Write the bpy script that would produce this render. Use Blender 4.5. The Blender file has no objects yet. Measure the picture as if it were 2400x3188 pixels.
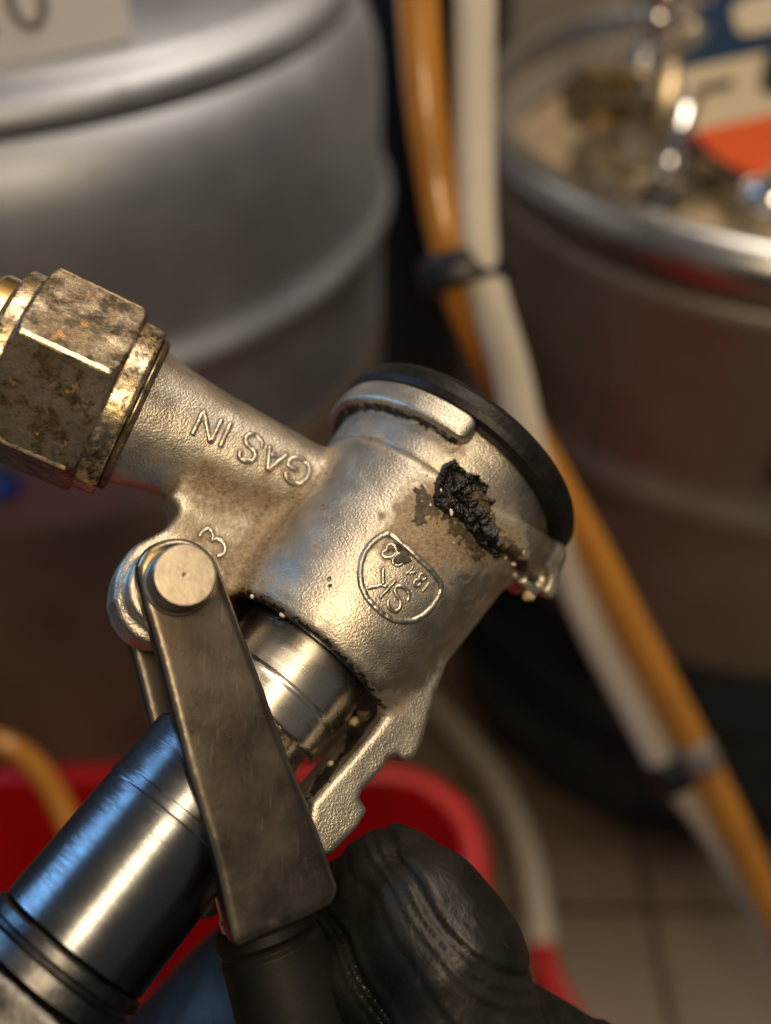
import bpy, bmesh, math, random
import numpy as np
from mathutils import Vector, Matrix, noise
from mathutils.bvhtree import BVHTree

sc = bpy.context.scene
C = sc.collection
random.seed(7)

# ------------------------------------------------------------------ camera
# lengths of the coupler are laid out in units of S metres; D units = focus distance scale
S = 5.7e-5
D = 3200.0
PITCH = math.radians(42)
CAM = Vector((0, 0, 0.69))
cd = bpy.data.cameras.new('camera')
cd.sensor_fit = 'VERTICAL'
cd.sensor_height = 24.0
cd.sensor_width = 24.0
cd.lens = 12.0 / (1594.0 / D)
cd.clip_start = 0.01
cd.clip_end = 50
cd.dof.use_dof = True
cd.dof.focus_distance = (D - 90) * S
cd.dof.aperture_fstop = 4.1
cam = bpy.data.objects.new('camera', cd)
C.objects.link(cam)
cam.location = CAM
cam.rotation_euler = (math.pi / 2 - PITCH, 0, 0)
sc.camera = cam
CR = Matrix.Rotation(math.pi / 2 - PITCH, 3, 'X')

# ------------------------------------------------------------------ world and lamps
w = bpy.data.worlds.new('World')
sc.world = w
w.use_nodes = True
bg = w.node_tree.nodes['Background']
bg.inputs[0].default_value = (0.92, 0.90, 0.88, 1)
bg.inputs[1].default_value = 0.098


def area(name, loc, target, size, power, col, sy=None):
    l = bpy.data.lights.new(name, 'AREA')
    l.shape = 'RECTANGLE' if sy else 'DISK'
    l.size = size
    if sy:
        l.size_y = sy
    l.energy = power
    l.color = col
    o = bpy.data.objects.new(name, l)
    C.objects.link(o)
    o.location = loc
    o.rotation_euler = (Vector(target) - Vector(loc)).to_track_quat('-Z', 'Y').to_euler()
    return o


SUBJ = CAM + CR @ Vector((0, 0, -D * S))
area('warm_lamp', CAM + CR @ Vector((0.03, 0.075, 0.16)), SUBJ, 0.11, 1.05, (1.0, 0.76, 0.46))
area('cool_window', (-1.0, 0.46, 1.08), SUBJ, 0.10, 5.2, (0.25, 0.55, 1.0), 0.9)
area('ceiling_lamp', (0.50, 0.70, 2.1), (0.1, 0.5, 0.3), 0.9, 22, (1.0, 0.83, 0.64))

sc.view_settings.view_transform = 'Standard'
sc.view_settings.look = 'None'
sc.view_settings.exposure = 0
sc.view_settings.gamma = 1
try:
    sc.view_settings.use_curve_mapping = False
except Exception:
    pass


# ------------------------------------------------------------------ materials
class N:
    def __init__(s, name):
        s.m = bpy.data.materials.new(name)
        s.m.use_nodes = True
        s.t = s.m.node_tree
        s.b = s.t.nodes['Principled BSDF']

    def node(s, typ, **kw):
        n = s.t.nodes.new(typ)
        for k, v in kw.items():
            setattr(n, k, v)
        return n

    def link(s, a, b):
        s.t.links.new(a, b)

    def set(s, k, v):
        i = s.b.inputs[k]
        if hasattr(v, 'is_linked'):
            s.link(v, i)
        else:
            i.default_value = v if not isinstance(v, tuple) else tuple(v) + (1,) * (4 - len(v))

    def coord(s, which='Object'):
        return s.node('ShaderNodeTexCoord').outputs[which]

    def noise(s, scale, detail=4, rough=.55, dist=0, vec=None):
        n = s.node('ShaderNodeTexNoise')
        n.inputs['Scale'].default_value = scale
        n.inputs['Detail'].default_value = detail
        n.inputs['Roughness'].default_value = rough
        n.inputs['Distortion'].default_value = dist
        s.link(vec if vec is not None else s.coord(), n.inputs['Vector'])
        return n.outputs['Fac']

    def ramp(s, fac, stops):
        r = s.node('ShaderNodeValToRGB')
        el = r.color_ramp.elements
        while len(el) < len(stops):
            el.new(0.5)
        for e, (p, c) in zip(el, stops):
            e.position = p
            e.color = (c, c, c, 1) if not isinstance(c, tuple) else tuple(c) + (1,)
        s.link(fac, r.inputs[0])
        return r.outputs[0]

    def mix(s, fac, a, b):
        n = s.node('ShaderNodeMix', data_type='RGBA')
        for v, k in ((fac, 0), (a, 6), (b, 7)):
            if hasattr(v, 'is_linked'):
                s.link(v, n.inputs[k])
            else:
                n.inputs[k].default_value = v if k == 0 else tuple(v) + (1,)
        return n.outputs[2]

    def math(s, op, a, b=0.0):
        n = s.node('ShaderNodeMath', operation=op, use_clamp=False)
        for i, v in enumerate((a, b)):
            if hasattr(v, 'is_linked'):
                s.link(v, n.inputs[i])
            else:
                n.inputs[i].default_value = v
        return n.outputs[0]

    def attr(s, name):
        return s.node('ShaderNodeAttribute', attribute_name=name).outputs['Fac']

    def bump(s, h, strength, dist, prev=None):
        n = s.node('ShaderNodeBump')
        n.inputs['Strength'].default_value = strength
        n.inputs['Distance'].default_value = dist
        s.link(h, n.inputs['Height'])
        if prev is not None:
            s.link(prev, n.inputs['Normal'])
        return n.outputs[0]


def simple(name, col, rough=.5, metal=0.0, bump=None, var=0.0, vscale=40, coat=0.0, spec=None, trans=0.0):
    m = N(name)
    if var:
        f = m.noise(vscale, 5)
        m.set('Base Color', m.mix(m.ramp(f, [(.3, 0.0), (.7, 1.0)]),
                                  tuple(c * (1 - var) for c in col), tuple(min(1, c * (1 + var)) for c in col)))
        m.set('Roughness', m.ramp(f, [(.2, max(.04, rough - .12)), (.8, min(1, rough + .12))]))
    else:
        m.set('Base Color', col)
        m.set('Roughness', rough)
    m.set('Metallic', metal)
    if coat:
        m.set('Coat Weight', coat)
    if trans:
        m.set('Transmission Weight', trans)
    if spec is not None:
        m.set('Specular IOR Level', spec)
    if bump:
        m.set('Normal', m.bump(m.noise(bump[0], 4), bump[1], bump[2]))
    return m.m


M = {}


def cast_metal():
    m = N('cast_nickel')
    co = m.coord()
    f1 = m.math('MULTIPLY', m.noise(2500, 2, .5), m.ramp(m.noise(240, 3), [(.3, .45), (.7, 1.0)]))
    f2 = m.noise(520, 3, .6)
    big = m.noise(180, 4)
    st = m.attr('stain')
    dk = m.attr('grime_shade')
    pat = m.noise(420, 6, .68, .6)
    smask = m.ramp(m.math('ADD', m.math('MULTIPLY', st, 1.0), m.math('MULTIPLY', m.math('SUBTRACT', pat, .5), 1.5)),
                   [(.28, 0.0), (.85, 1.0)])
    dmask = m.ramp(m.math('ADD', dk, m.math('MULTIPLY', m.math('SUBTRACT', m.noise(700, 5, .7), .5), 1.6)),
                   [(.45, 0.0), (.6, 1.0)])
    fl = m.ramp(m.noise(520, 6, .75, 1.2), [(.665, 0.0), (.70, 1.0)])
    base = m.mix(m.ramp(big, [(.3, 0.0), (.7, 1.0)]), (.42, .385, .325), (.55, .51, .44))
    stc = m.mix(m.ramp(m.noise(900, 5, .7), [(.3, 0.0), (.7, 1.0)]), (.050, .027, .008), (.235, .145, .052))
    c = m.mix(m.math('MULTIPLY', smask, m.ramp(m.noise(1500, 5, .7), [(.3, .55), (.7, 1.0)])), base, stc)
    c = m.mix(m.math('MULTIPLY', fl, .55), c, (.13, .08, .035))
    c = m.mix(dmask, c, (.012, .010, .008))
    m.set('Base Color', c)
    m.set('Metallic', m.math('SUBTRACT', 1.0, m.math('MAXIMUM', m.math('MULTIPLY', smask, .72), m.math('MULTIPLY', dmask, .8))))
    r = m.math('ADD', m.ramp(big, [(.3, .39), (.7, .50)]), m.math('MULTIPLY', smask, .16))
    m.set('Roughness', r)
    b1 = m.bump(f1, 1.0, .00017)
    b2 = m.bump(f2, .12, .00022, b1)
    m.set('Normal', b2)
    return m.m


def nut_metal():
    m = N('tarnished_brass_nut')
    n1 = m.noise(260, 7, .72, .12)
    n2 = m.noise(560, 6, .75, .1)
    n3 = m.noise(90, 4)
    ed = m.attr('wear')
    tarn = m.ramp(n1, [(.43, 0.0), (.60, 1.0)])
    dark = m.mix(m.ramp(n2, [(.35, 0.0), (.65, 1.0)]), (.018, .014, .010), (.10, .070, .036))
    base = m.mix(m.ramp(n3, [(.35, 0.0), (.65, 1.0)]), (.24, .19, .125), (.40, .345, .27))
    c = m.mix(tarn, dark, base)
    rust = m.ramp(m.noise(330, 6, .7, .2), [(.60, 0.0), (.66, 1.0)])
    c = m.mix(m.math('MULTIPLY', rust, .8), c, (.42, .22, .08))
    wm = m.ramp(m.math('ADD', ed, m.math('MULTIPLY', m.math('SUBTRACT', n2, .5), .9)), [(.5, 0.0), (.68, 1.0)])
    c = m.mix(wm, c, (.75, .60, .36))
    m.set('Base Color', c)
    m.set('Metallic', m.math('SUBTRACT', 1.0, m.math('MULTIPLY', m.math('SUBTRACT', 1.0, tarn), .45)))
    m.set('Roughness', m.math('SUBTRACT', m.ramp(n1, [(.35, .40), (.65, .22)]), m.math('MULTIPLY', wm, .12)))
    m.set('Normal', m.bump(n2, .6, .00016, m.bump(m.noise(60, 3), .2, .0004)))
    return m.m


def lever_metal():
    m = N('worn_steel_lever')
    n1 = m.noise(120, 5, .6)
    n0 = m.noise(45, 3, .5)
    sc_ = m.noise(1100, 6, .8, 2.5)
    scr = m.ramp(sc_, [(.60, 0.0), (.66, 1.0)])
    mp = m.node('ShaderNodeMapping')
    m.link(m.coord(), mp.inputs[0])
    mp.inputs['Rotation'].default_value = (.3, .2, .5)
    mp.inputs['Scale'].default_value = (3000, 160, 400)
    hair = m.ramp(m.noise(1.0, 2, .5, 0, mp.outputs[0]), [(.66, 0.0), (.72, 1.0)])
    patch_ = m.ramp(n0, [(.45, 0.0), (.62, 1.0)])
    c = m.mix(m.ramp(n1, [(.3, 0.0), (.7, 1.0)]), (.050, .045, .040), (.092, .083, .074))
    c = m.mix(m.math('MULTIPLY', scr, m.math('ADD', m.math('MULTIPLY', patch_, .6), .05)), c, (.50, .47, .42))
    c = m.mix(m.math('MULTIPLY', hair, .16), c, (.40, .38, .34))
    st = m.attr('stain')
    dk = m.attr('grime_shade')
    nz = m.math('MULTIPLY', m.math('SUBTRACT', n1, .5), .8)
    c = m.mix(m.math('MULTIPLY', m.ramp(m.math('ADD', dk, nz), [(.15, 0.0), (.75, 1.0)]), .7), c, (.045, .034, .026))
    c = m.mix(m.ramp(m.math('ADD', st, nz), [(.4, 0.0), (.7, 1.0)]), c, (.30, .22, .115))
    c = m.mix(m.math('MULTIPLY', m.attr('wear'), .5), c, (.42, .37, .30))
    m.set('Base Color', c)
    m.set('Metallic', 0.92)
    m.set('Roughness', m.ramp(n1, [(.3, .25), (.7, .36)]))
    m.set('Normal', m.bump(sc_, .22, .00006, m.bump(m.noise(200, 3), .16, .0003)))
    return m.m


def turned_steel(name, col, r0, axis, dirt=.45):
    # turned on a lathe: fine rings across the axis
    m = N(name)
    co = m.coord()
    m0 = m.node('ShaderNodeMapping')
    m.link(co, m0.inputs[0])
    q = Vector(axis).to_track_quat('Z', 'Y').to_matrix().to_4x4().inverted()
    m0.inputs['Rotation'].default_value = q.to_euler()
    mp = m.node('ShaderNodeMapping')
    m.link(m0.outputs[0], mp.inputs[0])
    mp.inputs['Scale'].default_value = (6, 6, 4500)
    f = m.noise(1.0, 3, .6, 0, mp.outputs[0])
    g = m.noise(240, 5, .7)
    drt = m.ramp(m.noise(600, 6, .75), [(.58, 0.0), (.68, 1.0)])
    c = m.mix(m.ramp(f, [(.3, 0.0), (.7, 1.0)]), tuple(x * .82 for x in col), col)
    c = m.mix(m.math('MULTIPLY', drt, dirt), c, (.14, .10, .05))
    m.set('Base Color', c)
    m.set('Metallic', 1.0)
    m.set('Roughness', m.ramp(g, [(.3, r0), (.7, r0 + .04 + dirt * .12)]))
    m.set('Normal', m.bump(f, .8, .00006))
    return m.m


def grime_mat():
    m = N('tar_deposit')
    wet = m.attr('wet')
    n = m.noise(650, 6, .72, .5)
    k = m.math('ADD', wet, m.math('MULTIPLY', m.math('SUBTRACT', n, .5), 1.1))
    mask = m.ramp(k, [(.40, 0.0), (.56, 1.0)])
    dry = m.mix(m.ramp(m.noise(700, 6, .7), [(.32, 0.0), (.68, 1.0)]), (.012, .009, .006), (.105, .080, .048))
    c = m.mix(mask, dry, (.007, .006, .005))
    m.set('Base Color', c)
    m.set('Roughness', m.ramp(mask, [(0, .75), (1, .22)]))
    m.set('Normal', m.bump(m.noise(2600, 5, .7), .9, .00015))
    return m.m


def glove_mat():
    m = N('black_glove')
    n = m.noise(70, 5, .6)
    d = m.noise(260, 6, .7)
    c = m.mix(m.ramp(n, [(.35, 0.0), (.65, 1.0)]), (.0045, .0045, .004), (.011, .0105, .0095))
    c = m.mix(m.ramp(d, [(.60, 0.0), (.74, .5)]), c, (.045, .040, .030))
    m.set('Base Color', c)
    m.set('Roughness', m.ramp(n, [(.3, .36), (.7, .54)]))
    m.set('Specular IOR Level', .32)
    b = m.bump(m.noise(900, 4, .6), .35, .0001)
    m.set('Normal', m.bump(m.noise(170, 4, .6, .8), .5, .0007, b))
    return m.m


def keg_steel(name, col, rough):
    m = N(name)
    mp = m.node('ShaderNodeMapping')
    m.link(m.coord(), mp.inputs[0])
    mp.inputs['Scale'].default_value = (4, 4, 160)
    f = m.noise(1.0, 3, .5, 0, mp.outputs[0])
    g = m.noise(14, 5, .6)
    d = m.ramp(m.noise(60, 5, .7), [(.62, 0.0), (.70, 1.0)])
    c = m.mix(m.ramp(g, [(.3, 0.0), (.7, 1.0)]), tuple(x * .8 for x in col), col)
    c = m.mix(m.math('MULTIPLY', d, .3), c, (.12, .09, .06))
    m.set('Base Color', c)
    m.set('Metallic', 1.0)
    m.set('Roughness', m.ramp(g, [(.3, rough - .05), (.7, rough + .07)]))
    m.set('Normal', m.bump(f, .08, .0004))
    return m.m


def floor_mat():
    m = N('floor_tile')
    n = m.noise(22, 6, .65)
    inf = m.node('ShaderNodeObjectInfo').outputs['Random']
    c = m.mix(m.ramp(n, [(.3, 0.0), (.7, 1.0)]), (.14, .102, .066), (.26, .19, .128))
    c = m.mix(m.math('MULTIPLY', inf, .35), c, (.12, .075, .045))
    m.set('Base Color', c)
    m.set('Roughness', m.ramp(n, [(.3, .35), (.7, .6)]))
    m.set('Normal', m.bump(n, .3, .001))
    return m.m


def braid_mat():
    m = N('braided_hose')
    wv = []
    for r in (.7, -.7):
        mp = m.node('ShaderNodeMapping')
        m.link(m.coord('UV'), mp.inputs[0])
        mp.inputs['Rotation'].default_value = (0, 0, r)
        k = m.node('ShaderNodeTexWave')
        k.inputs['Scale'].default_value = 7
        m.link(mp.outputs[0], k.inputs['Vector'])
        wv.append(k.outputs['Fac'])
    f = m.ramp(m.math('MAXIMUM', wv[0], wv[1]), [(.80, 0.0), (.92, 1.0)])
    m.set('Base Color', m.mix(f, (.10, .085, .03), (.34, .31, .15)))
    m.set('Roughness', .32)
    m.set('Normal', m.bump(f, .4, .0006))
    return m.m


def wall_mat():
    m = N('cellar_wall')
    n = m.noise(3.5, 6, .6)
    m.set('Base Color', m.mix(m.ramp(n, [(.3, 0.0), (.7, 1.0)]), (.33, .26, .17), (.46, .37, .25)))
    m.set('Roughness', .8)
    m.set('Normal', m.bump(m.noise(60, 5), .3, .003))
    return m.m


M['cast'] = cast_metal()
M['nut'] = nut_metal()
M['lever'] = lever_metal()
M['grime'] = grime_mat()
M['glove'] = glove_mat()
M['keg'] = keg_steel('keg_steel', (.49, .53, .60), .56)
M['kegrim'] = keg_steel('keg_rim_steel', (.55, .56, .58), .27)
M['kegtop'] = simple('keg_top', (.42, .33, .22), .5, .35, var=.2, vscale=25)
M['kegbrown'] = simple('dull_brown_reflection', (.17, .135, .10), .7, var=.35, vscale=9, spec=.25)  # brown floor reflection of the lower keg wall, put into the colour
M['keg2'] = keg_steel('keg_steel_dark', (.46, .41, .37), .52)
M['tile'] = floor_mat()
M['grout'] = simple('grout', (.05, .04, .03), .9, var=.2)
M['wall'] = wall_mat()
M['braid'] = braid_mat()
M['seal'] = simple('black_rubber', (.007, .0065, .006), .45, bump=(900, .5, .0002), var=.4, vscale=300, spec=.22)
M['pin'] = simple('pin_steel', (.36, .315, .255), .44, 1.0, bump=(1500, .5, .00007), var=.2, vscale=350)
M['brass'] = simple('worn_brass', (.62, .45, .20), .24, 1.0, bump=(400, .3, .0001), var=.25, vscale=200)
M['grip'] = simple('black_grip', (.006, .0055, .005), .55, bump=(500, .3, .0002), spec=.25)
M['bnut'] = simple('dull_nut', (.085, .085, .088), .36, 1.0, bump=(300, .4, .0004), var=.5, vscale=120)
M['white_bit'] = simple('pale_crumb', (.58, .55, .47), .6)
M['tan_bit'] = simple('tan_crumb', (.34, .26, .14), .7, bump=(1500, .8, .0002), var=.4, vscale=900)
M['amber'] = simple('amber_hose', (.66, .29, .04), .28, var=.14, vscale=30, coat=.3, trans=.35)
M['ivory'] = simple('ivory_hose', (.66, .60, .50), .45, bump=(900, .4, .0004), var=.06, vscale=25)
M['blackplastic'] = simple('black_plastic', (.010, .012, .015), .4)
M['greyclip'] = simple('grey_clip', (.16, .14, .12), .4)
M['red'] = simple('red_plastic', (.52, .012, .014), .33, var=.1, vscale=14)
M['navy'] = simple('navy_paint', (.006, .007, .010), .45, var=.2, vscale=10)
M['paper'] = simple('white_sticker', (.86, .86, .92), .6)
M['ink'] = simple('grey_ink', (.20, .19, .20), .6)
M['maroon'] = simple('maroon_patch', (.036, .014, .014), .4, var=.4, vscale=15)
M['kegblack'] = simple('black_keg_base', (.012, .022, .025), .34, var=.3, vscale=20, coat=.2)
M['chrome'] = simple('chrome', (.75, .75, .75), .12, 1.0)
M['brown_metal'] = simple('brown_metal', (.48, .41, .30), .30, 1.0, var=.4, vscale=60)
M['badge_navy'] = simple('badge_navy', (.016, .045, .11), .7, spec=.2)
M['badge_cream'] = simple('badge_cream', (.72, .60, .42), .4)
M['badge_orange'] = simple('badge_orange', (.85, .13, .025), .35)
M['badge_dark'] = simple('badge_dark', (.02, .018, .03), .4)
M['blue'] = simple('blue_plastic', (.01, .05, .35), .4)


# ------------------------------------------------------------------ object helpers
def link(name, me, mat, parent=None, smooth=True):
    if mat is not None and not me.materials:
        me.materials.append(mat)
    if smooth:
        me.polygons.foreach_set('use_smooth', [True] * len(me.polygons))
    o = bpy.data.objects.new(name, me)
    C.objects.link(o)
    o.parent = parent
    return o


def from_bm(name, bm, mat, parent=None, smooth=True, angle=None):
    bmesh.ops.recalc_face_normals(bm, faces=bm.faces[:])
    me = bpy.data.meshes.new(name)
    bm.to_mesh(me)
    bm.free()
    o = link(name, me, mat, parent, smooth)
    if angle is not None:
        me.set_sharp_from_angle(angle=math.radians(angle))
    return o


def empty(name, loc, rot=(0, 0, 0)):
    o = bpy.data.objects.new(name, None)
    o.empty_display_size = .02
    C.objects.link(o)
    o.location = loc
    o.rotation_euler = rot
    return o


def tag(o, label=None, cat=None, group=None, kind=None):
    if label:
        o['label'] = label
    if cat:
        o['category'] = cat
    if group:
        o['group'] = group
    if kind:
        o['kind'] = kind
    return o


def basis(ax):
    ax = np.asarray(ax, float)
    ax = ax / np.linalg.norm(ax)
    h = np.array([0, 0, 1.]) if abs(ax[2]) < .9 else np.array([1., 0, 0])
    x = np.cross(h, ax)
    x /= np.linalg.norm(x)
    return x, np.cross(ax, x), ax


def lathe_bm(o, ax, prof, n=96, sc_=1.0, th0=0.0, th1=2 * math.pi, frame=None):
    """prof: list of (t, r); revolve about axis ax through o"""
    x, y, z = frame if frame else basis(ax)
    o = np.asarray(o, float)
    pr = [prof[0]]
    for p, q in zip(prof, prof[1:]):
        ln = math.hypot(q[0] - p[0], q[1] - p[1])
        if sc_ != 1.0 and ln > 12 and p[1] > 1 and q[1] > 1:
            for k_ in (2.0 / ln, 1 - 2.0 / ln):
                pr.append((p[0] + (q[0] - p[0]) * k_, p[1] + (q[1] - p[1]) * k_))
        pr.append(q)
    prof = pr
    bm = bmesh.new()
    full = abs(th1 - th0 - 2 * math.pi) < 1e-6
    k = n if full else n + 1
    rings = []
    for t, r in prof:
        ring = []
        if r < 1e-9:
            v = bm.verts.new((o + z * t) * sc_)
            ring = [v] * k
        else:
            for i in range(k):
                a = th0 + (th1 - th0) * i / n
                ring.append(bm.verts.new((o + z * t + r * (math.cos(a) * x + math.sin(a) * y)) * sc_))
        rings.append(ring)
    for a, b in zip(rings, rings[1:]):
        for i in range(n):
            j = (i + 1) % k
            q = [a[i], a[j], b[j], b[i]]
            u = []
            for v in q:
                if v not in u:
                    u.append(v)
            if len(u) > 2:
                try:
                    bm.faces.new(u)
                except ValueError:
                    pass
    return bm


def catmull(pts, n=10):
    P_ = [np.asarray(p, float) for p in pts]
    P_ = [2 * P_[0] - P_[1]] + P_ + [2 * P_[-1] - P_[-2]]
    out = []
    for i in range(1, len(P_) - 2):
        p0, p1, p2, p3 = P_[i - 1:i + 3]
        for k in range(n):
            t = k / n
            out.append(.5 * (2 * p1 + (p2 - p0) * t + (2 * p0 - 5 * p1 + 4 * p2 - p3) * t * t + (3 * p1 - p0 - 3 * p2 + p3) * t ** 3))
    out.append(P_[-2])
    return out


def tube_bm(pts, r, n=12, closed=False, bm=None, cap=True):
    bm = bm or bmesh.new()
    pts = [np.asarray(p, float) for p in pts]
    m = len(pts)
    up = None
    rings = []
    for i, p in enumerate(pts):
        a = pts[(i - 1) % m] if (closed or i > 0) else p
        b = pts[(i + 1) % m] if (closed or i < m - 1) else p
        d = b - a
        d = d / (np.linalg.norm(d) + 1e-12)
        if up is None:
            up = basis(d)[0]
        up = up - d * (up @ d)
        up /= np.linalg.norm(up)
        y = np.cross(d, up)
        rr = r[i] if hasattr(r, '__len__') else r
        rings.append([bm.verts.new(p + rr * (math.cos(2 * math.pi * k / n) * up + math.sin(2 * math.pi * k / n) * y)) for k in range(n)])
    for i in range(m if closed else m - 1):
        A, B = rings[i], rings[(i + 1) % m]
        for k in range(n):
            bm.faces.new((A[k], A[(k + 1) % n], B[(k + 1) % n], B[k]))
    if cap and not closed:
        for R_ in (rings[0], rings[-1]):
            q = bm.verts.new(np.mean([np.array(v.co) for v in R_], axis=0))
            for k in range(n):
                bm.faces.new((R_[k], R_[(k + 1) % n], q))
    return bm


# ------------------------------------------------------------------ signed-distance meshing (for cast and soft shapes)
def surface_nets(f, lo, h):
    neg = f < 0
    nx, ny, nz = f.shape
    cs = np.zeros((nx - 1, ny - 1, nz - 1), np.uint8)
    for i in (0, 1):
        for j in (0, 1):
            for k in (0, 1):
                cs += neg[i:nx - 1 + i, j:ny - 1 + j, k:nz - 1 + k]
    act = (cs > 0) & (cs < 8)
    I, J, K = np.nonzero(act)
    idx = np.full(act.shape, -1, np.int64)
    idx[I, J, K] = np.arange(len(I))
    acc = np.zeros((len(I), 3))
    cnt = np.zeros(len(I))
    corners = [(i, j, k) for i in (0, 1) for j in (0, 1) for k in (0, 1)]
    for a in corners:
        for ax in range(3):
            if a[ax]:
                continue
            b = list(a)
            b[ax] = 1
            fa = f[I + a[0], J + a[1], K + a[2]]
            fb = f[I + b[0], J + b[1], K + b[2]]
            m = (fa < 0) != (fb < 0)
            t = np.zeros_like(fa)
            t[m] = fa[m] / (fa[m] - fb[m])
            p = np.tile(np.array(a, float), (len(I), 1))
            p[:, ax] = t
            acc[m] += p[m]
            cnt[m] += 1
    V = np.stack([I, J, K], 1) + acc / np.maximum(cnt, 1)[:, None]
    V = lo + V * h
    F = []
    for ax in range(3):
        sl0 = [slice(None)] * 3
        sl1 = [slice(None)] * 3
        sl0[ax] = slice(0, f.shape[ax] - 1)
        sl1[ax] = slice(1, f.shape[ax])
        n0 = neg[tuple(sl0)]
        n1 = neg[tuple(sl1)]
        A = np.stack(np.nonzero(n0 != n1), 1)
        o1, o2 = (ax + 1) % 3, (ax + 2) % 3
        ok = (A[:, o1] > 0) & (A[:, o2] > 0) & (A[:, o1] < f.shape[o1] - 1) & (A[:, o2] < f.shape[o2] - 1)
        A = A[ok]
        s = n0[A[:, 0], A[:, 1], A[:, 2]]
        q = []
        for d1, d2 in ((-1, -1), (0, -1), (0, 0), (-1, 0)):
            B = A.copy()
            B[:, o1] += d1
            B[:, o2] += d2
            q.append(idx[B[:, 0], B[:, 1], B[:, 2]])
        q = np.stack(q, 1)
        q[~s] = q[~s][:, ::-1]
        F.append(q)
    return V, np.concatenate(F)


def sdf_mesh(name, fn, lo, hi, h, smooth_it=0):
    lo = np.array(lo, float)
    hi = np.array(hi, float)
    n = np.ceil((hi - lo) / h).astype(int) + 1
    gx, gy, gz = ((lo[k] + h * np.arange(n[k])).astype(np.float32) for k in range(3))
    f = np.empty(tuple(n), np.float32)
    B = 22
    half = B * h * .5 * 1.733
    sx, sy, sz = (range(0, n[k], B) for k in range(3))
    mids = [np.array([g[min(i + B // 2, len(g) - 1)] for i in sq], np.float32) for g, sq in ((gx, sx), (gy, sy), (gz, sz))]
    cf = np.broadcast_to(fn(mids[0][:, None, None], mids[1][None, :, None], mids[2][None, None, :]), tuple(len(m) for m in mids))
    for a, i in enumerate(sx):
        for b, j in enumerate(sy):
            for c, k in enumerate(sz):
                sl = (slice(i, i + B), slice(j, j + B), slice(k, k + B))
                if abs(cf[a, b, c]) > half * 1.5 + 30:
                    f[sl] = cf[a, b, c]
                else:
                    f[sl] = fn(gx[i:i + B][:, None, None], gy[j:j + B][None, :, None], gz[k:k + B][None, None, :])
    V, F = surface_nets(f, lo, h)
    for _ in range(smooth_it):
        acc = np.zeros_like(V)
        cnt = np.zeros(len(V))
        for k in range(4):
            a, b = F[:, k], F[:, (k + 1) % 4]
            np.add.at(acc, a, V[b])
            np.add.at(acc, b, V[a])
            np.add.at(cnt, a, 1)
            np.add.at(cnt, b, 1)
        V = .5 * V + .5 * acc / np.maximum(cnt, 1)[:, None]
    me = bpy.data.meshes.new(name)
    me.vertices.add(len(V))
    me.vertices.foreach_set('co', (V * S).astype(np.float32).ravel())
    me.loops.add(F.size)
    me.loops.foreach_set('vertex_index', F.astype(np.int32).ravel())
    me.polygons.add(len(F))
    me.polygons.foreach_set('loop_start', np.arange(0, F.size, 4, dtype=np.int32))
    me.update(calc_edges=True)
    return me, V, F


def attr(me, name, vals):
    a = me.attributes.new(name, 'FLOAT', 'POINT')
    a.data.foreach_set('value', np.asarray(vals, np.float32))


def smin(a, b, k):
    h = np.maximum(k - np.abs(a - b), 0) / k
    return np.minimum(a, b) - h * h * k * .25


def smax(a, b, k):
    return -smin(-a, -b, k)


# ------------------------------------------------------------------ coupler frame (units of S; x right, y up, z to the viewer)
def P(u, v, w=0.0):
    s = (D - w) / D
    return np.array([(u - 1200) * s, (1594 - v) * s, w])


def proj(V):
    s = D / (D - V[:, 2])
    return np.stack([1200 + V[:, 0] * s, 1594 - V[:, 1] * s], 1)


def on_plane(u, v, p0, n):
    o = np.array([0, 0, D])
    d = np.array([u - 1200., 1594. - v, -D])
    return o + d * ((p0 - o) @ n) / (d @ n)


def unit(v):
    v = np.asarray(v, float)
    return v / np.linalg.norm(v)


C0 = P(937, 2059, -170)
C1 = P(1376, 1512, -490)
AX = unit(C1 - C0)
E1 = unit(np.cross(AX, [0, 0, 1]))
E2 = np.cross(E1, AX)
BFRAME = (E2, E1, AX)          # angle 0 faces the viewer, + to the right

G1 = C0 + AX * 566             # gas inlet meets the barrel axis here
G0 = P(405, 1287, -150)        # nut end
GX = unit(G1 - G0)
NP = unit(math.cos(math.radians(8)) * E2 + math.sin(math.radians(8)) * E1)     # lever hinge direction
HALF = 292.0                   # hinge mid-plane (through the barrel axis) to the outer face of an arm
PB = on_plane(552, 1813, C0 + NP * HALF, NP)          # pin base on near arm
LT = 96.0                      # arm thickness

root = empty('keg_coupler', CAM + CR @ Vector((0, 0, -D * S)), cam.rotation_euler)
tag(root, 'steel keg coupler marked GAS IN, crusted with black grime, held over the floor', 'keg coupler')


def axial(X, Y, Z, o, ax):
    dx, dy, dz = X - o[0], Y - o[1], Z - o[2]
    t = dx * ax[0] + dy * ax[1] + dz * ax[2]
    r = np.sqrt(np.maximum(dx * dx + dy * dy + dz * dz - t * t, 1e-6))
    return t, r


def lin(t, pts):
    return np.interp(t, [p[0] for p in pts], [p[1] for p in pts]).astype(np.float32)


def poly_dist(px, py, poly):
    """signed distance to polygon, vectorised over arrays px, py"""
    d = np.full(px.shape, 1e12, np.float32)
    s = np.ones(px.shape, np.float32)
    n = len(poly)
    for i in range(n):
        ax_, ay = poly[i]
        bx, by = poly[i - 1]
        ex, ey = bx - ax_, by - ay
        wx, wy = px - ax_, py - ay
        t = np.clip((wx * ex + wy * ey) / (ex * ex + ey * ey), 0, 1)
        d = np.minimum(d, (wx - ex * t) ** 2 + (wy - ey * t) ** 2)
        c1 = py >= ay
        c2 = py < by
        c3 = ex * wy > ey * wx
        flip = (c1 & c2 & c3) | (~c1 & ~c2 & ~c3)
        s = np.where(flip, -s, s)
    return s * np.sqrt(d)


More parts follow.
